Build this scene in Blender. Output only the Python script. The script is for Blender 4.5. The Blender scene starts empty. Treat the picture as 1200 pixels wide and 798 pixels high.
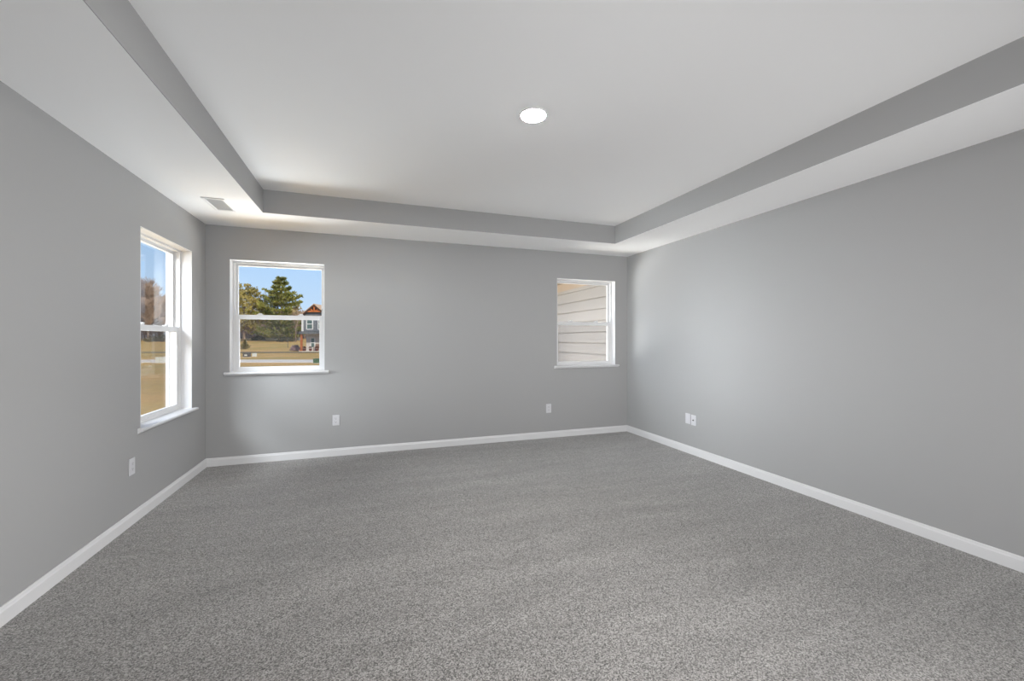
import bpy, bmesh, math, random
from mathutils import Vector, Matrix
C = bpy.context.scene
COL = C.collection
R_ = math.radians

# ------------------------------------------------------------------ camera
FPX, CXP, CYP, EYE = 481.0, 600.0, 398.0, 1.28
YAW = math.atan(166 / FPX)
RV = Vector((math.cos(YAW), -math.sin(YAW), 0))     # camera right
FV = Vector((math.sin(YAW), math.cos(YAW), 0))      # camera forward
cam_d = bpy.data.cameras.new('camera')
cam_d.sensor_width = 36
cam_d.lens = FPX / 1200 * 36
cam_d.shift_y = -1 / 1200
cam_d.clip_start = 0.05
cam_d.clip_end = 600
cam = bpy.data.objects.new('camera', cam_d)
COL.objects.link(cam)
cam.location = (0, 0, EYE)
cam.rotation_euler = (math.pi / 2, 0, -YAW)
C.camera = cam

# ------------------------------------------------------------------ view, sky, sun, added fill lamps
C.view_settings.view_transform = 'Standard'
C.view_settings.look = 'None'
C.view_settings.exposure = 0.10
C.view_settings.gamma = 1.0
C.view_settings.use_curve_mapping = False
C.cycles.max_bounces = 14
C.cycles.diffuse_bounces = 7
C.cycles.transparent_max_bounces = 24

w = bpy.data.worlds.new('sky')
C.world = w
w.use_nodes = True
nt = w.node_tree
nt.nodes.clear()
tc = nt.nodes.new('ShaderNodeTexCoord')
sx = nt.nodes.new('ShaderNodeSeparateXYZ')
rp = nt.nodes.new('ShaderNodeValToRGB')
cr = rp.color_ramp
cr.elements[0].position = 0.0
cr.elements[0].color = (0.70, 0.83, 0.98, 1)
cr.elements[1].position = 0.6
cr.elements[1].color = (0.17, 0.34, 0.82, 1)
for p_, c_ in ((0.07, (0.57, 0.76, 1.0, 1)), (0.17, (0.45, 0.68, 1.0, 1)), (0.24, (0.39, 0.63, 1.0, 1))):
    e = cr.elements.new(p_)
    e.color = c_
bg = nt.nodes.new('ShaderNodeBackground')
bg.inputs['Strength'].default_value = 1.0
ow = nt.nodes.new('ShaderNodeOutputWorld')
nt.links.new(tc.outputs['Generated'], sx.inputs[0])
nt.links.new(sx.outputs['Z'], rp.inputs[0])
nt.links.new(rp.outputs[0], bg.inputs[0])
nt.links.new(bg.outputs[0], ow.inputs[0])

def lamp(name, kind, loc, power, color=(1, 1, 1), aim=None, **kw):
    d = bpy.data.lights.new(name, kind)
    d.energy = power
    d.color = color
    for k, v in kw.items():
        setattr(d, k, v)
    o = bpy.data.objects.new(name, d)
    COL.objects.link(o)
    o.location = loc
    if aim is not None:
        o.rotation_euler = (Vector(aim) - Vector(loc)).to_track_quat('-Z', 'Y').to_euler()
    return o

lamp('sun', 'SUN', (20, -20, 30), 4.4, (1.0, 0.93, 0.80), aim=(6, 14, 6), angle=R_(0.6))
# added unseen lamps: boosted daylight outside the windows, fill behind the camera
lamp('daylight_fill_southwest', 'AREA', (-4.6, 1.0, 4.6), 700, (0.90, 0.95, 1.0), aim=(-1.567, 4.1, 1.4), shape='RECTANGLE', size=2.0, size_y=2.0)
lamp('daylight_fill_west', 'AREA', (-5.8, 2.7, 1.5), 500, (0.92, 0.96, 1.0), aim=(-1.567, 4.1, 1.4), shape='RECTANGLE', size=2.2, size_y=2.0)
lamp('daylight_fill_northwest', 'AREA', (-5.2, 4.6, 1.6), 76, (0.92, 0.96, 1.0), aim=(-1.567, 4.1, 1.4), shape='RECTANGLE', size=1.6, size_y=2.0, spread=R_(50))
lamp('bounce_fill_north', 'AREA', (-1.0, 7.6, -0.25), 680, (0.92, 0.96, 1.0), aim=(-1.2, 2.4, 2.6), shape='RECTANGLE', size=4.0, size_y=2.4)  # added lamps low outside, in place of bounce off the lawn
lamp('bounce_fill_wing', 'AREA', (1.7, 6.6, -0.25), 125, (1.0, 0.98, 0.95), aim=(1.4, 3.6, 2.6), shape='RECTANGLE', size=2.2, size_y=1.6)
lamp('daylight_fill_above', 'AREA', (0.0, 8.2, 6.5), 300, (0.95, 0.97, 1.0), aim=(3.45, 7.4, 1.0), shape='RECTANGLE', size=3.0, size_y=2.0)  # added overhead lamp to brighten the siding from above
lamp('room_fill_left', 'AREA', (-1.3, -0.9, 1.25), 21, (0.99, 0.99, 1.0), aim=(3.4, 2.2, 0.95), shape='RECTANGLE', size=1.2, size_y=1.0, spread=R_(75))  # added fill lamps behind the camera, no fixtures there
lamp('room_fill_right', 'AREA', (3.1, -0.9, 1.25), 35, (0.99, 0.99, 1.0), aim=(-1.567, 2.4, 0.8), shape='RECTANGLE', size=1.2, size_y=1.0, spread=R_(75))
lamp('room_fill_front', 'AREA', (1.6, -1.85, 0.9), 23, (0.99, 0.99, 1.0), aim=(2.2, 5.0, 0.9), shape='RECTANGLE', size=3.0, size_y=1.4, spread=R_(80))
lamp('fill_spot_far', 'SPOT', (2.4, -1.5, 0.35), 140, (0.99, 0.99, 1.0), aim=(2.6, 3.4, 2.6), spot_size=R_(60), spot_blend=1.0, shadow_soft_size=0.5)

# ------------------------------------------------------------------ helpers
def lin(r, g, b):
    def f(v):
        v /= 255
        return v / 12.92 if v <= 0.04045 else ((v + 0.055) / 1.055) ** 2.4
    return (f(r), f(g), f(b), 1)

def mat(name, col, rough=0.6, spec=0.3, metal=0.0, var=None, scale=8, bump=0, bscale=80, coord='Object', dist=0.002):
    """plain procedural material; var = second colour mixed in by noise"""
    m = bpy.data.materials.new(name)
    m.use_nodes = True
    n = m.node_tree
    b = n.nodes['Principled BSDF']
    b.inputs['Base Color'].default_value = col
    b.inputs['Roughness'].default_value = rough
    b.inputs['Specular IOR Level'].default_value = spec
    b.inputs['Metallic'].default_value = metal
    t = n.nodes.new('ShaderNodeTexCoord')
    if var:
        z = n.nodes.new('ShaderNodeTexNoise')
        z.inputs['Scale'].default_value = scale
        z.inputs['Detail'].default_value = 6
        r = n.nodes.new('ShaderNodeValToRGB')
        r.color_ramp.elements[0].position = 0.35
        r.color_ramp.elements[1].position = 0.65
        r.color_ramp.elements[0].color = col
        r.color_ramp.elements[1].color = var
        n.links.new(t.outputs[coord], z.inputs['Vector'])
        n.links.new(z.outputs['Fac'], r.inputs[0])
        n.links.new(r.outputs[0], b.inputs['Base Color'])
    if bump:
        z = n.nodes.new('ShaderNodeTexNoise')
        z.inputs['Scale'].default_value = bscale
        z.inputs['Detail'].default_value = 3
        u = n.nodes.new('ShaderNodeBump')
        u.inputs['Strength'].default_value = bump
        u.inputs['Distance'].default_value = dist
        n.links.new(t.outputs[coord], z.inputs['Vector'])
        n.links.new(z.outputs['Fac'], u.inputs['Height'])
        n.links.new(u.outputs[0], b.inputs['Normal'])
    return m

def glass_mat(name, tint=(1, 1, 1, 1), refl=1.0):
    m = bpy.data.materials.new(name)
    m.use_nodes = True
    n = m.node_tree
    n.nodes.clear()
    o = n.nodes.new('ShaderNodeOutputMaterial')
    mx = n.nodes.new('ShaderNodeMixShader')
    tr = n.nodes.new('ShaderNodeBsdfTransparent')
    tr.inputs[0].default_value = tint
    gl = n.nodes.new('ShaderNodeBsdfGlossy')
    gl.inputs['Roughness'].default_value = 0.0
    gl.inputs[0].default_value = (refl, refl, refl, 1)
    fr = n.nodes.new('ShaderNodeFresnel')
    # seen from inside the pane the ratio turns over, so both faces reflect alike
    ge = n.nodes.new('ShaderNodeNewGeometry')
    io = n.nodes.new('ShaderNodeMath')
    io.operation = 'MULTIPLY_ADD'
    io.inputs[1].default_value = 1 / 1.45 - 1.45
    io.inputs[2].default_value = 1.45
    n.links.new(ge.outputs['Backfacing'], io.inputs[0])
    n.links.new(io.outputs[0], fr.inputs[0])
    n.links.new(fr.outputs[0], mx.inputs[0])
    n.links.new(tr.outputs[0], mx.inputs[1])
    n.links.new(gl.outputs[0], mx.inputs[2])
    n.links.new(mx.outputs[0], o.inputs[0])
    return m

def screen_mat(name, cover):
    m = bpy.data.materials.new(name)
    m.use_nodes = True
    n = m.node_tree
    n.nodes.clear()
    o = n.nodes.new('ShaderNodeOutputMaterial')
    mx = n.nodes.new('ShaderNodeMixShader')
    mx.inputs[0].default_value = cover
    tr = n.nodes.new('ShaderNodeBsdfTransparent')
    df = n.nodes.new('ShaderNodeBsdfDiffuse')
    df.inputs[0].default_value = (0.12, 0.12, 0.13, 1)
    n.links.new(tr.outputs[0], mx.inputs[1])
    n.links.new(df.outputs[0], mx.inputs[2])
    n.links.new(mx.outputs[0], o.inputs[0])
    return m

def emit_mat(name, col, s):
    m = bpy.data.materials.new(name)
    m.use_nodes = True
    b = m.node_tree.nodes['Principled BSDF']
    b.inputs['Base Color'].default_value = (0.9, 0.9, 0.9, 1)
    b.inputs['Emission Color'].default_value = col
    b.inputs['Emission Strength'].default_value = s
    return m

class MB:
    """collects shapes, then links them as ONE mesh object"""
    def __init__(self):
        self.v, self.f, self.mi = [], [], []
    def face(self, pts, mi=0):
        k = len(self.v)
        self.v += [tuple(p) for p in pts]
        self.f.append(tuple(range(k, k + len(pts))))
        self.mi.append(mi)
    def box(self, a, b, mi=0, fn=None):
        x0, y0, z0 = (min(a[i], b[i]) for i in range(3))
        x1, y1, z1 = (max(a[i], b[i]) for i in range(3))
        p = [(x0, y0, z0), (x1, y0, z0), (x1, y1, z0), (x0, y1, z0), (x0, y0, z1), (x1, y0, z1), (x1, y1, z1), (x0, y1, z1)]
        if fn:
            p = [fn(q) for q in p]
        k = len(self.v)
        self.v += [tuple(q) for q in p]
        for q in ((0, 3, 2, 1), (4, 5, 6, 7), (0, 1, 5, 4), (1, 2, 6, 5), (2, 3, 7, 6), (3, 0, 4, 7)):
            self.f.append(tuple(k + i for i in q))
            self.mi.append(mi)
    def prism(self, prof, a, b, mi=0):
        """prof = closed list of 3-D points at the start, a->b the sweep vector"""
        d = Vector(b) - Vector(a)
        k = len(self.v)
        n = len(prof)
        self.v += [tuple(Vector(p)) for p in prof] + [tuple(Vector(p) + d) for p in prof]
        for i in range(n):
            j = (i + 1) % n
            self.f.append((k + i, k + j, k + n + j, k + n + i)); self.mi.append(mi)
        self.f.append(tuple(k + i for i in reversed(range(n)))); self.mi.append(mi)
        self.f.append(tuple(k + n + i for i in range(n))); self.mi.append(mi)
    def tube(self, a, b, ra, rb, n=4, mi=0, cap=False):
        a, b = Vector(a), Vector(b)
        d = (b - a)
        if d.length < 1e-6:
            return
        d.normalize()
        u = d.orthogonal().normalized()
        v = d.cross(u)
        k = len(self.v)
        for p, r in ((a, ra), (b, rb)):
            for i in range(n):
                t = 2 * math.pi * i / n
                self.v.append(tuple(p + u * (r * math.cos(t)) + v * (r * math.sin(t))))
        for i in range(n):
            j = (i + 1) % n
            self.f.append((k + i, k + j, k + n + j, k + n + i)); self.mi.append(mi)
        if cap:
            self.f.append(tuple(k + i for i in reversed(range(n)))); self.mi.append(mi)
            self.f.append(tuple(k + n + i for i in range(n))); self.mi.append(mi)
    def lathe(self, prof, c=(0, 0, 0), n=40, mi=0):
        """prof = (radius, z) list swept about a vertical axis through c"""
        k = len(self.v)
        for r, z in prof:
            for i in range(n):
                t = 2 * math.pi * i / n
                self.v.append((c[0] + r * math.cos(t), c[1] + r * math.sin(t), c[2] + z))
        for q in range(len(prof) - 1):
            for i in range(n):
                j = (i + 1) % n
                self.f.append((k + q * n + i, k + q * n + j, k + (q + 1) * n + j, k + (q + 1) * n + i)); self.mi.append(mi)
    def build(self, name, mats, parent=None, bevel=0, seg=2, smooth=False, fix=True, weld=False):
        me = bpy.data.meshes.new(name)
        me.from_pydata(self.v, [], self.f)
        for m in (mats if isinstance(mats, (list, tuple)) else [mats]):
            me.materials.append(m)
        me.polygons.foreach_set('material_index', self.mi)
        if fix:
            bm = bmesh.new()
            bm.from_mesh(me)
            if weld:
                bmesh.ops.remove_doubles(bm, verts=bm.verts, dist=1e-5)
            bmesh.ops.recalc_face_normals(bm, faces=bm.faces)
            bm.to_mesh(me)
            bm.free()
        if smooth:
            me.polygons.foreach_set('use_smooth', [True] * len(me.polygons))
        o = bpy.data.objects.new(name, me)
        COL.objects.link(o)
        if parent:
            o.parent = parent
        if bevel:
            b = o.modifiers.new('bevel', 'BEVEL')
            b.width = bevel
            b.segments = seg
            b.limit_method = 'ANGLE'
            b.angle_limit = R_(40)
        return o

def tag(o, label=None, cat=None, group=None, kind=None):
    if label: o['label'] = label
    if cat: o['category'] = cat
    if group: o['group'] = group
    if kind: o['kind'] = kind
    return o

def thing(name, label, cat, loc, rz=0, group=None):
    o = bpy.data.objects.new(name, None)
    o.empty_display_size = 0.1
    COL.objects.link(o)
    o.location = loc
    o.rotation_euler = (0, 0, rz)
    return tag(o, label, cat, group)

def dup(root, loc, rz, scale=1.0, label=None, group=None):
    r = root.copy()
    COL.objects.link(r)
    r.location = loc
    r.rotation_euler = (0, 0, rz)
    r.scale = (scale, scale, scale) if not isinstance(scale, tuple) else scale
    if label: r['label'] = label
    if group: r['group'] = group
    for ch in list(root.children):
        c = ch.copy()
        COL.objects.link(c)
        c.parent = r
        for g in list(ch.children):
            d = g.copy()
            COL.objects.link(d)
            d.parent = c
    return r

def struct(o, label, cat):
    return tag(o, label, cat, None, 'structure')

# ------------------------------------------------------------------ materials
M = {}
M['wall'] = mat('wall_paint', (0.345, 0.345, 0.343, 1), 0.75, 0.25, bump=0.06, bscale=220)
M['ceil'] = mat('ceiling_paint', (0.91, 0.91, 0.91, 1), 0.9, 0.1, bump=0.10, bscale=90)
M['trim'] = mat('white_trim_paint', (0.66, 0.66, 0.665, 1), 0.35, 0.4)
M['vinyl'] = mat('white_vinyl', (0.68, 0.68, 0.68, 1), 0.35, 0.4)
M['glass'] = glass_mat('window_glass', (0.98, 0.985, 0.98, 1), 0.65)
M['screen'] = screen_mat('insect_mesh', 0.15)
M['plate'] = mat('white_plastic', (0.58, 0.58, 0.60, 1), 0.3, 0.5)
M['slot'] = mat('dark_slot', (0.03, 0.03, 0.03, 1), 0.6)
M['brass'] = mat('dull_metal', (0.16, 0.155, 0.15, 1), 0.5, 0.4, 0.3)
M['vent'] = mat('white_enamel', (0.76, 0.76, 0.76, 1), 0.4, 0.4)
M['duct'] = mat('duct_grey', (0.42, 0.42, 0.42, 1), 0.7)
M['lamp'] = emit_mat('lamp_diffuser', (1.0, 0.99, 0.975, 1), 500)

def carpet_mat():
    m = bpy.data.materials.new('carpet')
    m.use_nodes = True
    n = m.node_tree
    L = n.links.new
    b = n.nodes['Principled BSDF']
    b.inputs['Roughness'].default_value = 0.95
    b.inputs['Specular IOR Level'].default_value = 0.05
    b.inputs['Sheen Weight'].default_value = 0.40
    b.inputs['Sheen Roughness'].default_value = 0.5
    t = n.nodes.new('ShaderNodeTexCoord')
    # tufts
    vo = n.nodes.new('ShaderNodeTexVoronoi')
    vo.inputs['Scale'].default_value = 220
    L(t.outputs['Object'], vo.inputs['Vector'])
    rv = n.nodes.new('ShaderNodeSeparateColor')
    L(vo.outputs['Color'], rv.inputs[0])
    ns = n.nodes.new('ShaderNodeTexNoise')
    ns.inputs['Scale'].default_value = 150
    ns.inputs['Detail'].default_value = 4
    L(t.outputs['Object'], ns.inputs['Vector'])
    ad = n.nodes.new('ShaderNodeMath'); ad.operation = 'MULTIPLY_ADD'
    ad.inputs[1].default_value = 0.5
    L(rv.outputs[0], ad.inputs[0]); 
    sc = n.nodes.new('ShaderNodeMath'); sc.operation = 'MULTIPLY'; sc.inputs[1].default_value = 0.5
    L(ns.outputs['Fac'], sc.inputs[0]); L(sc.outputs[0], ad.inputs[2])
    cr = n.nodes.new('ShaderNodeValToRGB')
    cr.color_ramp.elements[0].position = 0.22; cr.color_ramp.elements[0].color = (0.046, 0.043, 0.040, 1)
    cr.color_ramp.elements[1].position = 0.80; cr.color_ramp.elements[1].color = (0.43, 0.41, 0.39, 1)
    e = cr.color_ramp.elements.new(0.5); e.color = (0.212, 0.201, 0.190, 1)
    L(ad.outputs[0], cr.inputs[0])
    # vacuum strokes: the pile leans one way then the other
    mp = n.nodes.new('ShaderNodeMapping')
    mp.inputs['Rotation'].default_value = (0, 0, R_(-14))
    mp.inputs['Scale'].default_value = (0.6, 3.2, 1)
    L(t.outputs['Object'], mp.inputs[0])
    st = n.nodes.new('ShaderNodeTexNoise')
    st.inputs['Scale'].default_value = 1.7
    st.inputs['Detail'].default_value = 5
    st.inputs['Roughness'].default_value = 0.6
    st.inputs['Distortion'].default_value = 0.4
    L(mp.outputs[0], st.inputs['Vector'])
    sr = n.nodes.new('ShaderNodeMapRange')
    sr.inputs['From Min'].default_value = 0.3; sr.inputs['From Max'].default_value = 0.7
    sr.inputs['To Min'].default_value = 0.83; sr.inputs['To Max'].default_value = 1.13
    L(st.outputs['Fac'], sr.inputs[0])
    mu = n.nodes.new('ShaderNodeMix'); mu.data_type = 'RGBA'; mu.blend_type = 'MULTIPLY'
    mu.inputs['Factor'].default_value = 1.0
    L(cr.outputs[0], mu.inputs['A']); L(sr.outputs[0], mu.inputs['B'])
    L(mu.outputs['Result'], b.inputs['Base Color'])
    bu = n.nodes.new('ShaderNodeBump')
    bu.inputs['Strength'].default_value = 0.4
    bu.inputs['Distance'].default_value = 0.006
    L(ad.outputs[0], bu.inputs['Height'])
    L(bu.outputs[0], b.inputs['Normal'])
    return m
M['carpet'] = carpet_mat()

# ------------------------------------------------------------------ the room
X0, X1, Y0, Y1, H = -1.567, 3.40, -2.0, 4.91, 2.44
TH = 0.17
TX0, TX1, TY0, TY1, TZ = -0.93, 2.80, 0.37, 4.29, 2.653
W1 = (3.67, 4.575, 0.635, 2.10)      # left wall, along Y
W2 = (-1.361, -0.473, 0.935, 2.105)  # back wall, along X
W3 = (2.32, 3.208, 0.925, 2.09)

f = MB(); f.box((X0 - TH, Y0 - TH, -0.2), (X1 + TH, Y1 + TH, 0))
struct(f.build('floor', M['carpet']), 'grey speckled carpet covering the whole floor', 'carpet')

def wall_with_holes(name, mapf, u0, u1, z0, z1, holes, label):
    mb = MB()
    us = sorted({u0, u1} | {h[0] for h in holes} | {h[1] for h in holes})
    for a, b in zip(us, us[1:]):
        hs = [h for h in holes if h[0] <= a and h[1] >= b]
        if hs:
            h = hs[0]
            mb.box((a, 0, z0), (b, TH, h[2]), fn=mapf)
            mb.box((a, 0, h[3]), (b, TH, z1), fn=mapf)
        else:
            mb.box((a, 0, z0), (b, TH, z1), fn=mapf)
    return struct(mb.build(name, M['wall'], weld=False), label, 'wall')
mapL = lambda p: (X0 - p[1], p[0], p[2])
mapB = lambda p: (p[0], Y1 + p[1], p[2])
wall_with_holes('wall_left', mapL, Y0 - TH, Y1, 0, 2.9, [W1], 'grey painted wall on the left with the tall window')
wall_with_holes('wall_back', mapB, X0 - TH, X1 + TH, 0, 2.9, [W2, W3], 'grey painted far wall with two windows')
mb = MB(); mb.box((X1, Y0 - TH, 0), (X1 + TH, Y1, 2.9))
struct(mb.build('wall_right', M['wall']), 'blank grey painted wall on the right', 'wall')
mb = MB(); mb.box((X0, Y0 - TH, 0), (X1, Y0, 2.9))
struct(mb.build('wall_front', M['wall']), 'grey painted wall behind the camera', 'wall')

# ceiling: lowered border, raised tray with painted sides
mb = MB()
mb.box((X0, Y0, H), (TX0, Y1, 2.9)); mb.box((TX1, Y0, H), (X1, Y1, 2.9))
mb.box((TX0, Y0, H), (TX1, TY0, 2.9)); mb.box((TX0, TY1, H), (TX1, Y1, 2.9))
ceil = struct(mb.build('ceiling', M['ceil']), 'white ceiling with a raised rectangular tray', 'ceiling')
mb = MB(); mb.box((TX0, TY0, TZ), (TX1, TY1, 2.9))
mb.build('tray_ceiling', M['ceil'], ceil)
t_ = 0.004
for a, b in (((TX0, TY0, H + .001), (TX0 + t_, TY1, TZ)), ((TX1 - t_, TY0, H + .001), (TX1, TY1, TZ)),
             ((TX0, TY1 - t_, H + .001), (TX1, TY1, TZ)), ((TX0, TY0, H + .001), (TX1, TY0 + t_, TZ))):
    mb = MB(); mb.box(a, b)
    o = mb.build('tray_side', M['wall'], ceil)
    o['label'] = 'grey painted side of the ceiling tray'

# baseboards: flat board with an eased top
BH, BT = 0.083, 0.014
prof = [(0, 0), (BT, 0), (BT, 0.062), (0.010, 0.070), (0.0085, 0.078), (0.005, BH), (0, BH)]
def base(name, org, out, along, ln, label):
    org, out, along = Vector(org), Vector(out), Vector(along)
    mb = MB()
    mb.prism([org + out * d + Vector((0, 0, z)) for d, z in prof], org, org + along * ln)
    struct(mb.build(name, M['trim']), label, 'baseboard')
base('baseboard_left', (X0, Y0, 0), (1, 0, 0), (0, 1, 0), Y1 - Y0, 'white baseboard along the left wall')
base('baseboard_back', (X0, Y1, 0), (0, -1, 0), (1, 0, 0), X1 - X0, 'white baseboard along the far wall')
base('baseboard_right', (X1, Y0, 0), (-1, 0, 0), (0, 1, 0), Y1 - Y0, 'white baseboard along the right wall')
base('baseboard_front', (X0, Y0, 0), (0, 1, 0), (1, 0, 0), X1 - X0, 'white baseboard along the wall behind the camera')

# ------------------------------------------------------------------ windows (double hung)
def ring(mb, u0, u1, z0, z1, d0, d1, l, r, b, t, fn):
    mb.box((u0, d0, z0), (u0 + l, d1, z1), fn=fn)
    mb.box((u1 - r, d0, z0), (u1, d1, z1), fn=fn)
    mb.box((u0 + l, d0, z0), (u1 - r, d1, z0 + b), fn=fn)
    mb.box((u0 + l, d0, z1 - t), (u1 - r, d1, z1), fn=fn)

def window(name, o4, fn, zmeet, label):
    u0, u1, z0, z1 = o4
    root = bpy.data.objects.new(name, None)
    COL.objects.link(root)
    c = fn(((u0 + u1) / 2, 0, z0))
    root.location = c
    struct(root, label, 'window')
    F = lambda p: tuple(a - b for a, b in zip(fn(p), c))
    J = 0.006
    mb = MB(); ring(mb, u0, u1, z0, z1, 0.0, 0.10, J, J, J, J, F)
    mb.build('jamb', M['trim'], root, 0.001)
    # outer vinyl frame with two tracks
    mb = MB(); ring(mb, u0 + J, u1 - J, z0 + J, z1 - J, 0.085, TH + 0.02, 0.016, 0.016, 0.02, 0.016, F)
    ring(mb, u0 + J, u1 - J, z0 + J, z1 - J, 0.120, 0.126, 0.024, 0.024, 0.03, 0.024, F)
    mb.build('window_frame', M['vinyl'], root, 0.0015)
    a, b = u0 + J + 0.014, u1 - J - 0.014
    # upper sash in the outer track
    mb = MB(); ring(mb, a, b, zmeet - 0.012, z1 - 0.020, 0.128, 0.155, 0.024, 0.024, 0.034, 0.026, F)
    us = mb.build('upper_sash', M['vinyl'], root, 0.003)
    mb = MB(); mb.box((a + 0.02, 0.140, zmeet), (b - 0.02, 0.144, z1 - 0.035), fn=F)
    mb.build('pane', M['glass'], us)
    # lower sash in the inner track
    mb = MB(); ring(mb, a, b, z0 + 0.016, zmeet + 0.030, 0.092, 0.119, 0.042, 0.042, 0.042, 0.046, F)
    ls = mb.build('lower_sash', M['vinyl'], root, 0.003)
    mb = MB(); mb.box((a + 0.038, 0.104, z0 + 0.05), (b - 0.038, 0.108, zmeet - 0.01), fn=F)
    mb.build('pane', M['glass'], ls)
    for q in (0.27, 0.73):
        m = a + (b - a) * q
        mb = MB(); mb.box((m - 0.028, 0.094, zmeet + 0.030), (m + 0.028, 0.116, zmeet + 0.038), fn=F)
        mb.box((m - 0.012, 0.088, zmeet + 0.038), (m + 0.020, 0.104, zmeet + 0.048), fn=F)
        mb.build('sash_lock', M['vinyl'], ls, 0.002)
    mb = MB(); mb.box((a + 0.3, 0.086, z0 + 0.024), (b - 0.3, 0.092, z0 + 0.034), fn=F)
    mb.build('lift_rail', M['vinyl'], ls, 0.001)
    # insect screen outside the lower half
    mb = MB(); mb.box((a + 0.012, 0.1700, z0 + 0.03), (b - 0.012, 0.1706, zmeet + 0.01), fn=F)
    sc = mb.build('insect_screen', M['screen'], root)
    mb = MB(); ring(mb, a, b, z0 + 0.02, zmeet + 0.02, 0.166, 0.175, 0.014, 0.014, 0.014, 0.014, F)
    mb.build('screen_frame', M['vinyl'], sc)
    # stool with rounded nose and small moulding below
    e = 0.042
    n_ = []
    for k in range(7):
        t = math.pi / 2 - math.pi * k / 6
        n_.append((-0.030 - 0.011 * math.cos(t), -0.011 + 0.011 * math.sin(t)))
    pr = [(-0.001, 0.0)] + n_ + [(-0.016, -0.022), (-0.014, -0.030), (-0.006, -0.035), (-0.001, -0.036)]
    mb = MB()
    zt = z0 + J + 0.004
    P = [Vector(F((u0 - e, d, zt + z))) for d, z in pr]
    mb.prism(P, F((u0 - e, 0, 0)), F((u1 + e, 0, 0)))
    mb.box((u0 + J, -0.002, z0 + J), (u1 - J, 0.090, zt), fn=F)
    mb.build('window_sill', M['trim'], root)
    return root
window('window_1', W1, mapL, 1.366, 'tall white double hung window in the left wall')
window('window_2', W2, mapB, 1.512, 'white double hung window left in the far wall, pine outside')
window('window_3', W3, mapB, 1.492, 'white double hung window right in the far wall, siding outside')

# ------------------------------------------------------------------ wall plates
def plate_root(name, label, cat, loc, rz, group=None):
    """local frame: x along the wall, -y into the room"""
    t = thing(name, label, cat, loc, rz, group)
    mb = MB(); mb.box((-0.036, -0.006, -0.058), (0.036, 0, 0.058))
    mb.build('cover_plate', M['plate'], t, 0.004, 3)
    return t
def outlet(label, loc, rz, group):
    t = plate_root('wall_outlet', label, 'outlet', loc, rz, group)
    for s in (1, -1):
        z = 0.0195 * s
        mb = MB()
        k = 20
        pts = []
        for i in range(k):
            a = 2 * math.pi * i / k
            pts.append((0.0172 * math.cos(a), -0.0055, z + max(-0.0135, min(0.0135, 0.0172 * math.sin(a)))))
        mb.prism(pts, (0, 0, 0), (0, -0.003, 0))
        r = mb.build('receptacle', M['plate'], t, 0.0006)
        mb = MB()
        mb.box((-0.0075, -0.0087, z - 0.001), (-0.0052, -0.0083, z + 0.008))
        mb.box((0.0052, -0.0087, z), (0.0075, -0.0083, z + 0.007))
        mb.tube((0, -0.0083, z - 0.007), (0, -0.0087, z - 0.007), 0.0025, 0.0025, 10, cap=True)
        mb.build('slot', M['slot'], r)
    mb = MB(); mb.tube((0, -0.0055, 0), (0, -0.0072, 0), 0.0032, 0.0028, 12, cap=True)
    mb.build('screw', M['plate'], t)
    return t
outlet('white wall outlet low on the left wall, under the tall window', (X0, 3.553, 0.400), R_(90), 'wall outlets')
outlet('white wall outlet on the far wall, beneath the window with the pine view', (-0.359, Y1, 0.392), 0, 'wall outlets')
outlet('white wall outlet on the far wall, nearest the window facing siding', (2.199, Y1, 0.383), 0, 'wall outlets')
t = plate_root('blank_plate', 'blank white cover plate on the right wall, left of the cable plate', 'wall plate', (X1, 3.742, 0.388), R_(-90))
for z in (0.042, -0.042):
    mb = MB(); mb.tube((0, -0.0055, z), (0, -0.0068, z), 0.003, 0.0026, 12, cap=True); mb.build('screw', M['plate'], t)
t = plate_root('cable_plate', 'white cable plate with a dark round socket on the right wall', 'wall plate', (X1, 3.655, 0.384), R_(-90))
for z in (0.042, -0.042):
    mb = MB(); mb.tube((0, -0.0055, z), (0, -0.0068, z), 0.003, 0.0026, 12, cap=True); mb.build('screw', M['plate'], t)
mb = MB()
mb.tube((0, -0.0055, 0), (0, -0.0085, 0), 0.0095, 0.0095, 6, cap=True)
mb.tube((0, -0.0085, 0), (0, -0.016, 0), 0.006, 0.006, 14, cap=True)
o = mb.build('cable_socket', M['brass'], t); o['label'] = 'dull metal threaded socket'
mb = MB(); mb.tube((0, -0.016, 0), (0, -0.0163, 0), 0.003, 0.003, 10, cap=True); mb.build('socket_hole', M['slot'], o)

# ------------------------------------------------------------------ recessed light
t = thing('recessed_light', 'round recessed light glowing in the ceiling tray', 'ceiling light', (0.942, 2.33, TZ))
mb = MB(); mb.lathe([(0.074, -0.001), (0.0755, -0.006), (0.078, -0.007), (0.082, -0.005), (0.084, -0.0005), (0.084, 0.0)], n=56)
mb.build('trim_ring', M['vent'], t, smooth=True)
mb = MB(); mb.lathe([(0.0, -0.011), (0.03, -0.0105), (0.060, -0.009), (0.072, -0.0075), (0.076, -0.004)], n=56)
mb.build('diffuser', M['lamp'], t, smooth=True)

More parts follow.
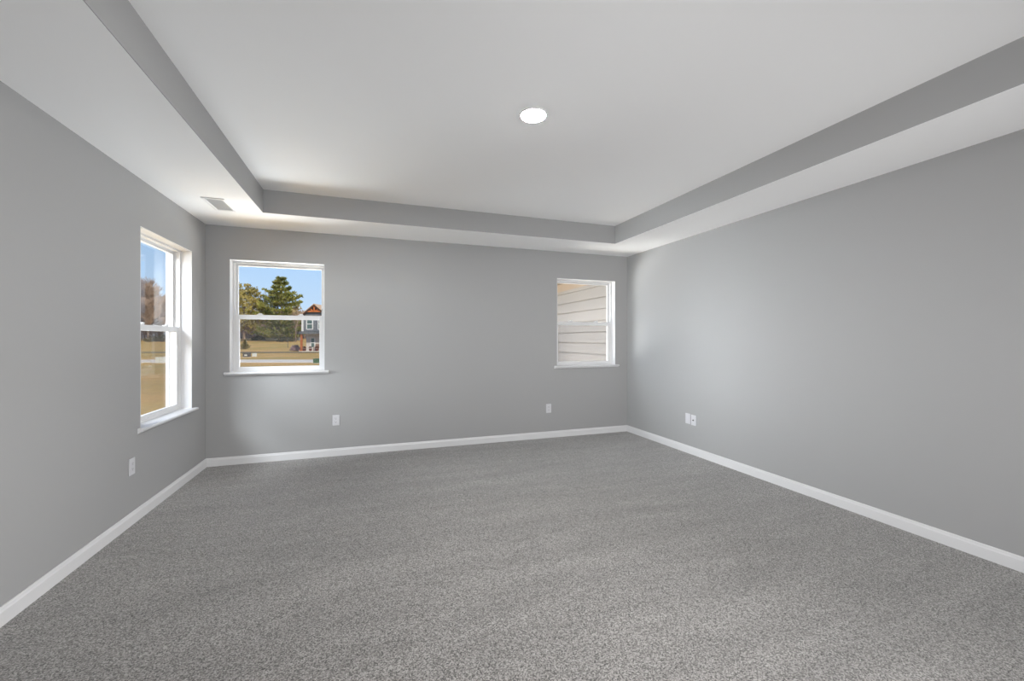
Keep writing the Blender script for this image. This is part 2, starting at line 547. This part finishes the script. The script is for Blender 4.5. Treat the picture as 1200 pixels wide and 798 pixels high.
# ------------------------------------------------------------------ ceiling vent
VX, VY = -1.222, 4.143
t = thing('ceiling_vent', 'white slatted air vent in the lowered ceiling border, near the left corner', 'vent', (VX, VY, H))
hw, hl = 0.083, 0.172
mb = MB()
for s in (-1, 1):
    mb.prism([(s * hw, -hl, 0), (s * (hw - .006), -hl + .004, -0.007), (s * (hw - 0.022), -hl + .022, -0.009), (s * (hw - 0.022), -hl + .022, 0)], (0, 0, 0), (0, 0, 0.0)) if False else None
    mb.box((s * hw, -hl, -0.008), (s * (hw - 0.022), hl, 0))
    mb.box((-hw + 0.022, s * hl, -0.008), (hw - 0.022, s * (hl - 0.026), 0))
mb.build('vent_frame', M['vent'], t, 0.004, 2)
mb = MB(); mb.box((-hw + 0.02, -hl + 0.02, -0.0012), (hw - 0.02, hl - 0.02, -0.0004))
o = mb.build('vent_throat', M['duct'], t); o['label'] = 'dark opening behind the slats'
for k in range(9):
    x = -0.052 + 0.013 * k
    a = R_(-40)
    dx, dz = 0.0075 * math.sin(a), 0.0075 * math.cos(a) * 0.45
    mb = MB()
    mb.prism([(x - dx - .0006, -hl + 0.024, -0.0055 - dz), (x - dx + .0006, -hl + 0.024, -0.0055 - dz), (x + dx + .0006, -hl + 0.024, -0.0055 + dz), (x + dx - .0006, -hl + 0.024, -0.0055 + dz)], (0, 0, 0), (0, 2 * hl - 0.048, 0))
    mb.build('slat', M['vent'], t)

# ------------------------------------------------------------------ outside: terrain
GZ = -0.5
def gz(d):
    if d < 60: return GZ
    if d < 112: return GZ + (d - 60) / 52 * 2.1
    return 1.6 + (d - 112) * 0.05
def at(px, d, lift=0.0):
    p = RV * ((px - CXP) / FPX * d) + FV * d
    return Vector((p.x, p.y, gz(d) + lift))

M['lawn'] = None
def lawn_mat():
    m = mat('dormant_lawn', lin(186, 150, 88), 0.95, 0.05)
    n = m.node_tree
    L = n.links.new
    b = n.nodes['Principled BSDF']
    t = n.nodes.new('ShaderNodeTexCoord')
    z1 = n.nodes.new('ShaderNodeTexNoise'); z1.inputs['Scale'].default_value = 0.16; z1.inputs['Detail'].default_value = 6
    z2 = n.nodes.new('ShaderNodeTexNoise'); z2.inputs['Scale'].default_value = 9; z2.inputs['Detail'].default_value = 8
    L(t.outputs['Object'], z1.inputs['Vector']); L(t.outputs['Object'], z2.inputs['Vector'])
    r1 = n.nodes.new('ShaderNodeValToRGB')
    r1.color_ramp.elements[0].position = .36; r1.color_ramp.elements[0].color = lin(186, 158, 88)
    r1.color_ramp.elements[1].position = .62; r1.color_ramp.elements[1].color = lin(216, 170, 104)
    L(z1.outputs['Fac'], r1.inputs[0])
    r2 = n.nodes.new('ShaderNodeMapRange'); r2.inputs['From Min'].default_value = .3; r2.inputs['From Max'].default_value = .7
    r2.inputs['To Min'].default_value = .72; r2.inputs['To Max'].default_value = 1.2
    L(z2.outputs['Fac'], r2.inputs[0])
    mu = n.nodes.new('ShaderNodeMix'); mu.data_type = 'RGBA'; mu.blend_type = 'MULTIPLY'; mu.inputs['Factor'].default_value = 1
    L(r1.outputs[0], mu.inputs['A']); L(r2.outputs[0], mu.inputs['B']); L(mu.outputs['Result'], b.inputs['Base Color'])
    return m
M['lawn'] = lawn_mat()
M['litter'] = mat('leaf_litter', lin(112, 92, 76), 0.95, 0.05, var=lin(84, 70, 58), scale=0.7)
M['concrete'] = mat('pale_concrete', lin(238, 224, 202), 0.9, 0.1, var=lin(226, 212, 190), scale=1.5)
M['asphalt'] = mat('asphalt', lin(116, 104, 78), 0.9, 0.1, var=lin(128, 114, 86), scale=2)
M['bark'] = mat('grey_brown_bark', lin(120, 100, 84), 0.9, 0.1, var=lin(146, 124, 106), scale=3)
M['twig'] = mat('brown_twigs', lin(142, 120, 102), 0.9, 0.1, var=lin(176, 150, 128), scale=0.6)
M['pine'] = mat('pine_needles', lin(84, 98, 44), 0.8, 0.15, var=lin(160, 154, 78), scale=0.7)
M['spruce'] = mat('spruce_needles', lin(92, 88, 44), 0.8, 0.1, var=lin(126, 112, 56), scale=2)
M['olive'] = mat('yellow_green_leaves', lin(132, 122, 56), 0.8, 0.1, var=lin(176, 158, 92), scale=0.7)
M['hedge'] = mat('dark_green_leaves', lin(58, 62, 46), 0.8, 0.1, var=lin(96, 92, 68), scale=1.4)
M['lilac'] = mat('mauve_twigs', lin(156, 128, 132), 0.9, 0.1, var=lin(186, 160, 160), scale=2)

mb = MB()
ds = [-30, 2, 10, 20, 31, 37, 46, 54, 60, 70, 80, 90, 100, 112, 130, 160, 210]
for a, b in zip(ds, ds[1:]):
    ra, rb = (-190, 130)
    P = lambda r, d: tuple(RV * r + FV * d + Vector((0, 0, gz(d))))
    mb.face([P(ra, a), P(rb, a), P(rb, b), P(ra, b)], 1 if a >= 112 else 0)
struct(mb.build('lawn', [M['lawn'], M['litter']], weld=True), 'dry golden lawn stretching to the tree line', 'lawn')
def strip(name, d0, d1, m, label, cat, r0=-150, r1=90):
    mb = MB()
    q = [RV * r + FV * d for r, d in ((r0, d0), (r1, d0), (r1, d1), (r0, d1))]
    mb.prism([Vector((p.x, p.y, GZ - 0.1)) for p in q], (0, 0, 0), (0, 0, 0.13))
    struct(mb.build(name, m), label, cat)
strip('sidewalk', 31.6, 36.0, M['concrete'], 'pale concrete sidewalk crossing the lawn', 'sidewalk')
strip('road', 54.5, 59.5, M['asphalt'], 'narrow dark road beyond the sidewalk', 'road')

# ------------------------------------------------------------------ the house's own wing seen through window_3
M['siding'] = mat('beige_lap_siding', (0.29, 0.27, 0.25, 1), 0.7, 0.2, bump=0.15, bscale=30)
M['soffit'] = mat('brown_soffit', (0.22, 0.18, 0.13, 1), 0.8)
M['eave_strip'] = mat('eave_strip_tan', (0.34, 0.27, 0.21, 1), 0.7)
SX = 3.45
mb = MB()
mb.box((SX, Y1 + TH + 0.01, GZ), (SX + 3, 11, 2.9))
wing = struct(mb.build('wall_exterior', M['siding']), 'beige lap siding wall outside the right window', 'wall')
ex = 0.18
z = 1.233 - 9 * ex
mb = MB()
while z < 2.18:
    mb.prism([(SX, 5.09, z), (SX - 0.030, 5.09, z), (SX - 0.012, 5.09, z + ex - 0.014), (SX, 5.09, z + ex - 0.014)], (0, 0, 0), (0, 5.9, 0))
    z += ex
mb.build('siding_boards', M['siding'], wing)
mb = MB(); mb.box((SX - 0.024, 5.09, 2.17), (SX, 10.99, 2.33))  # plain tan strip below the eave, warmer in colour than the siding
mb.build('tan_strip', M['eave_strip'], wing)
mb = MB(); mb.box((SX - 0.42, 5.09, 2.33), (SX, 11.2, 2.36)); mb.box((SX - 0.44, 5.09, 2.31), (SX - 0.42, 11.2, 2.52))
mb.build('eave', M['soffit'], wing)

# ------------------------------------------------------------------ trees
def rnd_dir(rng, d, spread):
    u = d.orthogonal().normalized()
    v = d.cross(u)
    a = rng.uniform(0, 2 * math.pi)
    return (d * math.cos(spread) + (u * math.cos(a) + v * math.sin(a)) * math.sin(spread)).normalized()

def bare_tree_mesh(rng, h, r0, trunk, twigs, levels=5, spread=0.55, up=0.25, kids=3, trunk_frac=0.28, rmin=0.012):
    def grow(p, d, ln, r, lev):
        tgt = trunk if lev >= levels - 1 else twigs
        n = 3
        q = p
        dd = d
        for i in range(n):
            dd = (rnd_dir(rng, dd, rng.uniform(0, 0.16)) + Vector((0, 0, up * 0.25))).normalized()
            e = q + dd * (ln / n)
            tgt.tube(q, e, max(rmin, r * (1 - 0.16 * i)), max(rmin, r * (1 - 0.16 * (i + 1))), 5 if lev >= levels - 1 else 3)
            q = e
            if lev > 0 and i >= (1 if lev == levels else 0):
                for k in range(kids if i == n - 1 else max(1, kids - 1)):
                    nd = (rnd_dir(rng, dd, rng.uniform(spread * .5, spread * 1.3)) + Vector((0, 0, up))).normalized()
                    grow(q, nd, ln * rng.uniform(0.5, 0.78), r * 0.5, lev - 1)
    grow(Vector((0, 0, -0.1)), Vector((0, 0, 1)), h * trunk_frac, r0, levels)

def tree_bare(name, label, cat, seed, h, r0, loc, mt, group=None, **kw):
    rng = random.Random(seed)
    a, b = MB(), MB()
    bare_tree_mesh(rng, h, r0, a, b, **kw)
    top = max([v[2] for v in a.v + b.v])
    s = h / top
    for q in (a, b):
        q.v = [(x * s, y * s, z_ * s if z_ > 0 else z_) for x, y, z_ in q.v]
    t = thing(name, label, cat, loc, rng.uniform(0, 6), group)
    a.build('trunk', M['bark'], t, fix=False)
    b.build('branches', mt, t, fix=False)
    return t

def tuft(mb, rng, p, d, ln, n, wd):
    """a spray of needles or leaves: n slim blades fanned about d"""
    for i in range(n):
        q = rnd_dir(rng, d, rng.uniform(0.2, 1.0))
        s = q.orthogonal().normalized()
        s = (s * math.cos(i * 2.4) + q.cross(s) * math.sin(i * 2.4)) * wd
        mid = p + q * ln * 0.55
        mb.face([p, mid + s, p + q * ln, mid - s])

def conifer(name, label, loc, h, w_, seed, mt, whorls=24, lo=0.08, per=8, tn=9, tl=0.09, group=None, shape=None, seg=6, lv=(0.68, 1.15), fan=0.16, flat=0.35):
    rng = random.Random(seed)
    t = thing(name, label, 'tree', loc)
    a, b = MB(), MB()
    a.tube((0, 0, -0.1), (0, 0, h * 0.6), h * 0.02, h * 0.011, 8)
    a.tube((0, 0, h * 0.6), (0, 0, h * 0.98), h * 0.011, h * 0.002, 6)
    shape = shape or (lambda f: (1 - f) ** 0.8)
    for k in range(whorls):
        fz = lo + (0.985 - lo) * k / (whorls - 1)
        R0 = max(0.04, shape(fz)) * w_ / 2
        n = max(4, int(per * (0.5 + 0.5 * shape(fz))))
        a0 = rng.uniform(0, 6)
        for i in range(n):
            ang = a0 + 2 * math.pi * i / n + rng.uniform(-.3, .3)
            L = R0 * rng.uniform(*lv)
            rise = rng.uniform(0.0, flat) + 1.4 * flat * fz
            p = Vector((0, 0, h * fz + rng.uniform(-.01, .01) * h))
            d = Vector((math.cos(ang), math.sin(ang), rise - 0.15))
            prev = p
            for s in range(1, seg + 1):
                f_ = s / seg
                q = p + Vector((d.x * L * f_, d.y * L * f_, L * ((rise - 0.2) * f_ + 0.28 * f_ * f_)))
                a.tube(prev, q, h * .004 * (1.1 - f_), h * .004 * (1.05 - f_), 3)
                dr = (q - prev).normalized()
                if f_ > 0.2:
                    tuft(b, rng, q, (dr + Vector((0, 0, .35))).normalized(), h * tl * rng.uniform(.7, 1.15), tn, h * tl * 0.10)
                    for sd in (-1, 1):
                        side = Vector((-d.y, d.x, 0)).normalized() * sd
                        qq = q + side * L * fan * rng.uniform(.5, 1.2)
                        tuft(b, rng, qq, (dr * .6 + side * .6 + Vector((0, 0, .35))).normalized(), h * tl * rng.uniform(.6, 1.0), tn - 3, h * tl * 0.10)
                prev = q
    a.build('trunk', M['bark'], t, fix=False)
    b.build('needles', mt, t, fix=False)
    return t

# the tall pine in the middle of window_2
def pshape(f_):
    if f_ < 0.58: return 0.95
    return max(0.12, 0.95 - (f_ - 0.58) * 2.05)
conifer('pine_tree', 'tall dark green pine against the sky, seen through the far window', at(330, 96), 14.4, 9.6, 5, M['pine'], whorls=12, lo=0.06, per=10, tn=12, tl=0.055, shape=pshape, seg=8, lv=(0.6, 1.22), fan=0.22, flat=0.16)
# small spruce on the lawn
conifer('spruce_sapling', 'small olive spruce standing alone on the dry lawn', at(287, 66), 1.5, 1.6, 8, M['spruce'], whorls=14, lo=0.05, per=9, tn=8, tl=0.09, seg=4, shape=lambda q: (1 - q) ** 1.2)

# yellow-green broad tree at the left edge of window_2
def leafy(name, label, loc, h, w_, seed, mt, clusters=260, trunk_h=0.25):
    rng = random.Random(seed)
    t = thing(name, label, 'tree', loc)
    a, b = MB(), MB()
    a.tube((0, 0, -0.1), (0, 0, h * .55), h * .022, h * .012, 7)
    for k in range(clusters):
        th, ph = rng.uniform(0, 2 * math.pi), rng.uniform(-1, 1)
        rr = rng.uniform(0.25, 1) ** 0.5
        c = Vector((math.cos(th) * math.sqrt(1 - ph * ph) * w_ / 2 * rr, math.sin(th) * math.sqrt(1 - ph * ph) * w_ / 2 * rr,
                    h * (trunk_h + (1 - trunk_h) * 0.5) + ph * h * (1 - trunk_h) * 0.5 * rr))
        if k % 5 == 0:
            s = Vector((0, 0, max(h * .15, c.z - h * .3)))
            a.tube(s, c, h * .006, h * .0015, 4)
        for i in range(5):
            tuft(b, rng, c + Vector((rng.gauss(0, 1), rng.gauss(0, 1), rng.gauss(0, .7))) * h * .03, rnd_dir(rng, Vector((0, 0, 1)), rng.uniform(0, 1.6)), h * .045, 7, h * .007)
    a.build('trunk', M['bark'], t, fix=False)
    b.build('foliage', mt, t, fix=False)
    return t
leafy('leafy_tree', 'yellow green leafy tree left of the pine, seen through the far window', at(286, 94), 13.0, 8.6, 21, M['olive'], 330, 0.12)

# bare trees
tree_bare('bare_tree', 'tall thin leafless tree between the leafy tree and the pine', 'tree', 3, 13.2, 0.12, at(301, 101), M['twig'], levels=4, spread=0.38, kids=2, trunk_frac=.34)
tree_bare('bare_tree', 'slim leafless trunk right of the pine, beside the grey house', 'tree', 4, 8.5, 0.13, at(346.5, 92), M['twig'], levels=4, spread=0.45, kids=2, trunk_frac=.36)
tree_bare('bare_tree', 'bushy leafless tree with the tallest crown, centred in the left window', 'tree', 11, 15.5, 0.22, at(188, 100), M['twig'], levels=5, spread=0.55, kids=3, rmin=.016)
tree_bare('bare_tree', 'dark leafless tree at the left edge of the left window', 'tree', 12, 10.8, 0.2, at(174, 92), M['twig'], levels=5, spread=0.6, kids=3, rmin=.016)
tree_bare('bare_tree', 'leafless tree beside the window jamb in the left window view', 'tree', 13, 12.5, 0.2, at(200, 104), M['twig'], levels=5, spread=0.6, kids=3, rmin=.016)

# thicket at the far edge of the lawn
protos = []
for k in range(3):
    protos.append(tree_bare('thicket_shrub', 'leafless brown shrub in the thicket at the far edge of the lawn', 'shrub', 40 + k, 6.0, 0.07, at(0, 115), M['twig'],
                            'thicket shrubs along the tree line', levels=4, spread=0.75, kids=3, trunk_frac=.20, up=.15, rmin=.022))
rng = random.Random(77)
spots = []
for k in range(30):
    spots.append((266 + k * 3.3 + rng.uniform(-1.5, 1.5), rng.uniform(106, 126), rng.uniform(.78, 1.05)))
for k in range(26):
    spots.append((262 + k * 4.4 + rng.uniform(-1.5, 1.5), rng.uniform(130, 150), rng.uniform(1.15, 1.5)))
for k in range(20):
    spots.append((156 + k * 3.0 + rng.uniform(-1, 1), rng.uniform(114, 135), rng.uniform(0.85, 1.25)))
for k in range(12):
    spots.append((162 + k * 4.0 + rng.uniform(-1, 1), rng.uniform(100, 106), rng.uniform(.8, 1.2)))
for i, (px, d, s) in enumerate(spots):
    if px < 180 and d < 119:
        d = 97
    loc, rz = at(px, d), rng.uniform(0, 6.28)
    if i < 3:
        o = protos[i]
        o.location, o.rotation_euler, o.scale = loc, (0, 0, rz), (s, s, s)
    else:
        dup(protos[i % 3], loc, rz, s)

# dark evergreen shrubs and a clump for shade at the tree line
def shrub(name, label, loc, w_, h, seed, mt, group=None, n=150):
    rng = random.Random(seed)
    b = MB()
    for k in range(n):
        th, ph = rng.uniform(0, 6.28), rng.uniform(0, 1)
        rr = rng.uniform(0.3, 1) ** 0.5
        q = math.sqrt(1 - ph * ph)
        c = Vector((math.cos(th) * q * w_ / 2 * rr, math.sin(th) * q * w_ * .35 * rr, ph * h * rr * .86))
        for i in range(3):
            tuft(b, rng, c, rnd_dir(rng, Vector((0, 0, 1)), rng.uniform(0, 1.5)), h * .2, 6, h * .035)
    a = MB()
    for k in range(7):
        th = k * .9
        a.tube((0, 0, -.05), (math.cos(th) * w_ * .25, math.sin(th) * w_ * .2, h * .6), .04 * h, .012 * h, 4)
    t = thing(name, label, 'shrub', loc, 0, group)
    t.rotation_euler = (0, 0, -YAW)
    a.build('stems', M['bark'], t, fix=False)
    b.build('foliage', mt, t, fix=False)
    return t
shrub('dark_foliage', 'dark evergreen shrub under the leafy tree at the lawn edge', at(303, 100), 3.4, 1.2, 1, M['hedge'])
shrub('dark_foliage', 'dark leafy clump standing in for shade and low branches under the tall pine', at(336, 92), 4.4, 1.3, 2, M['hedge'])  # added clump, stands in for shade and lower pine branches
shrub('evergreen_hedge', 'wide dark hedge behind the lawn in the left window', at(190, 92), 7.5, 1.6, 3, M['hedge'], n=220)
shrub('mauve_shrub', 'low mauve leafless shrub beside the grey house', at(346, 62), 1.5, 1.0, 4, M['lilac'])

# ------------------------------------------------------------------ the grey house seen through window_2
M['slate'] = mat('slate_grey_siding', lin(112, 116, 122), 0.7, 0.2, var=lin(122, 126, 131), scale=2)
M['cream'] = mat('cream_siding', lin(214, 202, 192), 0.7, 0.2)
M['white'] = mat('white_house_trim', lin(228, 226, 222), 0.6, 0.2)
M['shingle'] = mat('tan_shingles', lin(196, 170, 142), 0.9, 0.1, var=lin(178, 150, 124), scale=3)
M['darkshingle'] = mat('charcoal_shingles', lin(92, 94, 94), 0.9, 0.1, var=lin(118, 118, 116), scale=4)
M['cedar'] = mat('orange_cedar', lin(190, 112, 62), 0.7, 0.2, var=lin(168, 94, 52), scale=3)
M['rake'] = mat('dark_brown_rake', lin(84, 62, 54), 0.8, 0.1)
M['hglass'] = mat('house_window_glass', lin(86, 108, 104), 0.08, 0.6)
M['brickred'] = mat('red_brick', lin(150, 96, 80), 0.9, 0.1, var=lin(170, 118, 100), scale=6)
HD = 60.0
U = HD / FPX                               # metres per photo pixel at the house
hp = at(354, HD)
house = thing('house', 'grey two storey house with orange gable bracket and covered porch', 'house', hp, -YAW)
def X(px): return (px - 354) * U
def Z(py): return (398 - py) * U + EYE - hp.z
def part(name, m, fn, parent=house, bevel=0, label=None):
    mb = MB(); fn(mb)
    o = mb.build(name, m, parent, bevel)
    if label: o['label'] = label
    return o
WD, DP = 11.0, 8.0
zp, ze, zr = Z(391.5), Z(369), Z(357)
def ub(mb):
    mb.box((0, 0.4, zp), (WD, DP, ze + .1))
part('upper_storey', M['slate'], ub)
part('lower_storey', M['cream'], lambda mb: mb.box((0.15, 0.9, -0.2), (WD, DP, zp + .3)))
part('porch_floor', M['concrete'], lambda mb: mb.box((-0.2, -0.5, -0.2), (WD, 0.9, 0.12)))
# gabled bay
g0, g1 = X(354), X(385)
gc = (g0 + g1) / 2
def gab(mb):
    mb.prism([(g0, 0.0, zp + .4), (g1, 0.0, zp + .4), (g1, 0.0, ze), (gc, 0.0, zr - .15), (g0, 0.0, ze)], (0, 0, 0), (0, 2.5, 0))
part('gable_bay', M['slate'], gab)
for s in (-1, 1):
    def rk(mb, s=s):
        hw = (g1 - g0) / 2 + .35
        sl = (zr - ze + .1) / ((g1 - g0) / 2)
        a = [(gc, zr), (gc, zr - .26), (gc + s * hw, zr - hw * sl - .26), (gc + s * hw, zr - hw * sl)]
        mb.prism([(x, -.45, z_) for x, z_ in a], (0, 0, 0), (0, .12, 0))
    part('gable_rake', M['rake'], rk, label='dark brown rake board')
    def rf(mb, s=s):
        hw = (g1 - g0) / 2 + .38
        sl = (zr - ze + .1) / ((g1 - g0) / 2)
        a = [(gc, zr + .02), (gc, zr + .12), (gc + s * hw, zr - hw * sl + .12), (gc + s * hw, zr - hw * sl + .02)]
        mb.prism([(x, -.46, z_) for x, z_ in a], (0, 0, 0), (0, 4.5, 0))
    part('gable_roof', M['shingle'], rf)
def br(mb):
    z1_ = Z(365)
    mb.box((gc - 1.05, -.4, z1_ - .1), (gc + 1.05, -.25, z1_ + .1))
    mb.box((gc - .1, -.4, z1_), (gc + .1, -.25, zr - .2))
    for s in (-1, 1):
        mb.tube((gc + s * .15, -.33, z1_), (gc + s * .75, -.33, z1_ + .55), .09, .09, 4, cap=True)
part('gable_bracket', M['cedar'], br, label='orange timber bracket in the gable peak')
# main roof, ridge along the front
def mr(mb):
    mb.prism([(X(355.5), 0.0, ze - .1), (X(355.5), DP / 2 + .2, zr + .05), (X(355.5), DP + .6, ze - .1), (X(355.5), DP + .6, ze - .3), (X(355.5), 0.0, ze - .3)], (0, 0, 0), (WD, 0, 0))
part('main_roof', M['shingle'], mr)
def pr_(mb):
    mb.prism([(-.25, -.55, zp), (-.25, -.55, zp + .12), (-.25, .5, Z(387)), (-.25, .5, zp)], (0, 0, 0), (WD + .4, 0, 0))
part('porch_roof', M['darkshingle'], pr_)
part('corner_board', M['white'], lambda mb: mb.box((-.06, -.06, zp + .4), (.2, .1, ze)))
def hwin(x0, x1, y0, y1, yy, dark=True):
    def fr(mb):
        t_ = .13
        mb.box((x0, yy - .06, y0), (x0 + t_, yy, y1)); mb.box((x1 - t_, yy - .06, y0), (x1, yy, y1))
        mb.box((x0, yy - .06, y0), (x1, yy, y0 + t_)); mb.box((x0, yy - .06, y1 - t_), (x1, yy, y1))
        m_ = (y0 + y1) / 2
        mb.box((x0, yy - .05, m_ - .05), (x1, yy, m_ + .05))
    o = part('house_window', M['white'], fr)
    part('pane', M['hglass'], lambda mb: mb.box((x0 + .1, yy - .03, y0 + .1), (x1 - .1, yy - .01, y1 - .1)), o)
hwin(X(359), X(367), Z(386.3), Z(373), 0.0)
hwin(X(372.5), X(380.5), Z(386.3), Z(373), 0.0)
hwin(X(360.3), X(366), Z(408), Z(395.5), 0.9)
hwin(X(390), X(400), Z(408), Z(395.5), 0.9)
hwin(X(392), X(400), Z(385), Z(373), 0.4)
def door(mb):
    mb.box((X(376), 0.84, .12), (X(384), 0.9, 2.2))
part('house_door', M['rake'], door)
for k, px in enumerate((354.2, 381, 408, 436)):
    part('porch_post', M['cedar'], lambda mb: (mb.box((X(px) - .12, -.35, .0), (X(px) + .12, -.11, zp)), mb.box((X(px) - .16, -.39, .1), (X(px) + .16, -.07, .35))), label='orange timber porch post')

# pots along the porch front
M['pot'] = mat('dark_red_pot', lin(110, 56, 46), 0.7)
M['mum'] = mat('dark_red_flowers', lin(128, 52, 46), 0.8, 0.1, var=lin(90, 70, 40), scale=9)
HM = Matrix.Rotation(-YAW, 4, 'Z')
def onporch(px, y, z_): return hp + HM @ Vector((X(px), y, z_))
def pot(px, label):
    t = thing('potted_plant', label, 'potted plant', onporch(px, -.15, .12), 0, 'porch flower pots')
    a = MB(); a.lathe([(0, 0), (.15, 0), (.2, .28), (.22, .28), (.22, .33), (.18, .33), (.17, .29), (0, .29)], n=16)
    a.build('flower_pot', M['pot'], t)
    b = MB(); rg = random.Random(int(px))
    for k in range(40):
        c = rnd_dir(rg, Vector((0, 0, 1)), rg.uniform(0, 1.7)) * .17 + Vector((0, 0, .42))
        tuft(b, rg, c, rnd_dir(rg, Vector((0, 0, 1)), rg.uniform(0, 1)), .12, 5, .025)
    b.build('flowers', M['mum'], t, fix=False)
pot(357.3, 'dark red potted plant on the porch, nearest the orange post')
pot(364.3, 'dark red potted plant on the porch, below the lower house window')
pot(372, 'dark red potted plant on the porch, in front of the porch chair')
# chair on the porch
t = thing('porch_chair', 'brown wooden chair on the porch of the grey house', 'chair', onporch(369.6, .42, .12), -YAW)
M['chairwood'] = mat('brown_chair_wood', lin(150, 112, 92), 0.7)
def cb(name, *boxes):
    mb = MB()
    for a, b in boxes: mb.box(a, b)
    mb.build(name, M['chairwood'], t, .01)
cb('seat', ((-.32, -.3, .40), (.32, .28, .45)))
cb('backrest', *[((x - .04, .26, .45), (x + .04, .30, 1.0)) for x in (-.26, -.13, 0, .13, .26)], ((-.32, .25, .95), (.32, .31, 1.02)))
for s in (-1, 1):
    cb('armrest', ((s * .30, -.3, .62), (s * .38, .28, .66)))
    cb('leg', ((s * .29, -.3, 0), (s * .35, -.24, .62)))
    cb('leg', ((s * .29, .22, 0), (s * .35, .28, .62)))

# second house, seen through window_1
p2 = at(146, 106.5)
h2 = thing('house', 'distant pale house with a reddish roof behind bare trees, left window', 'house', p2, -YAW)
M['redroof'] = mat('reddish_shingles', lin(172, 134, 122), 0.9, 0.1, var=lin(160, 120, 108), scale=2)
part('walls', M['cream'], lambda mb: mb.box((-6, 0, -.3), (4.4, 8, 6.2)), h2)
part('roof', M['redroof'], lambda mb: mb.prism([(-6.5, -.5, 6.0), (-6.5, 4, 9.0), (-6.5, 8.5, 6.0), (-6.5, 8.5, 5.8), (-6.5, -.5, 5.8)], (0, 0, 0), (11.4, 0, 0)), h2)
part('fascia', M['white'], lambda mb: mb.box((-6.5, -.56, 5.75), (4.9, -.5, 6.05)), h2)
for x0, z0_ in ((-4.6, .9), (-1.4, .9), (1.8, .9), (-4.6, 3.6), (-1.4, 3.6), (1.8, 3.6)):
    o = part('house_window', M['white'], lambda mb: (mb.box((x0 - .12, -.06, z0_ - .12), (x0 + 1.22, -.001, z0_ + 1.62))), h2)
    part('pane', M['hglass'], lambda mb: mb.box((x0, -.09, z0_), (x0 + 1.1, -.06, z0_ + 1.5)), o)

# ------------------------------------------------------------------ utility boxes and posts
M['ugreen'] = mat('utility_green', lin(70, 96, 66), 0.6, 0.3, var=lin(82, 108, 76), scale=4)
M['ugrey'] = mat('dark_utility_grey', lin(88, 84, 80), 0.6, 0.3)
M['upale'] = mat('pale_utility_plastic', lin(222, 222, 210), 0.6, 0.3)
def ubox(name, label, px, d, w_, dp, h, m, cat='utility box', group=None, badge=False, vent=True, post=None):
    t = thing(name, label, cat, at(px, d), -YAW, group)
    part('cabinet', m, lambda mb: mb.box((-w_ / 2, -dp / 2, 0.02), (w_ / 2, dp / 2, h * .86)), t, .01)
    part('lid', m, lambda mb: mb.prism([(-w_ * .54, -dp * .56, h * .84), (w_ * .54, -dp * .56, h * .84), (w_ * .54, -dp * .56, h * .92), (w_ * .4, -dp * .56, h), (-w_ * .4, -dp * .56, h), (-w_ * .54, -dp * .56, h * .92)], (0, 0, 0), (0, dp * 1.12, 0)), t)
    part('foot', M['concrete'], lambda mb: mb.box((-w_ * .6, -dp * .6, -.06), (w_ * .6, dp * .6, .02)), t)
    if badge:
        part('label_panel', M['upale'], lambda mb: mb.box((-w_ * .18, -dp / 2 - .012, h * .30), (w_ * .30, -dp / 2 - .001, h * .62)), t, label='white panel on the box')
    return t
ubox('utility_box', 'green utility box by the sidewalk below the grey house', 371.5, 31.0, .42, .38, .36, M['ugreen'])
ubox('utility_box', 'dark grey utility box with a white panel on the lawn', 289.3, 42, .56, .45, .42, M['ugrey'], badge=True)
ubox('utility_box', 'pale utility box on the lawn, right of the dark grey one', 298.2, 43, .30, .30, .36, M['upale'])
ubox('utility_box', 'left one of two white utility boxes by the sidewalk, left window', 185.6, 31.2, .26, .24, .46, M['upale'], group='paired white utility boxes')
ubox('utility_box', 'right one of two white utility boxes by the sidewalk, left window', 190.4, 31.2, .26, .24, .46, M['upale'], group='paired white utility boxes')
t = thing('marker_post', 'white post on the lawn at the left edge of the far window', 'post', at(280, 41), -YAW)
part('post_shaft', M['upale'], lambda mb: mb.tube((0, 0, -.1), (0, 0, .5), .07, .07, 12, cap=True), t)
part('post_cap', M['upale'], lambda mb: mb.lathe([(.085, .48), (.085, .53), (.05, .57), (0, .58)], n=12), t)
t = thing('lamp_post', 'thin dark pole standing on the lawn left of the grey house', 'pole', at(337.3, 70), -YAW)
part('pole_shaft', M['ugrey'], lambda mb: mb.tube((0, 0, -.1), (0, 0, 1.5), .045, .035, 8, cap=True), t)
part('pole_head', M['ugrey'], lambda mb: mb.box((-.12, -.12, 1.5), (.12, .12, 1.66)), t, .02)
t = thing('garden_shed', 'small pale shed at the foot of the trees, left of the grey house', 'shed', at(347.5, 100), -YAW)
part('shed_walls', M['upale'], lambda mb: mb.box((-.6, 0, -.1), (.6, 1.4, .75)), t)
part('shed_roof', M['shingle'], lambda mb: mb.prism([(-.7, -.1, .72), (0, -.1, 1.1), (.7, -.1, .72)], (0, 0, 0), (0, 1.6, 0)), t)
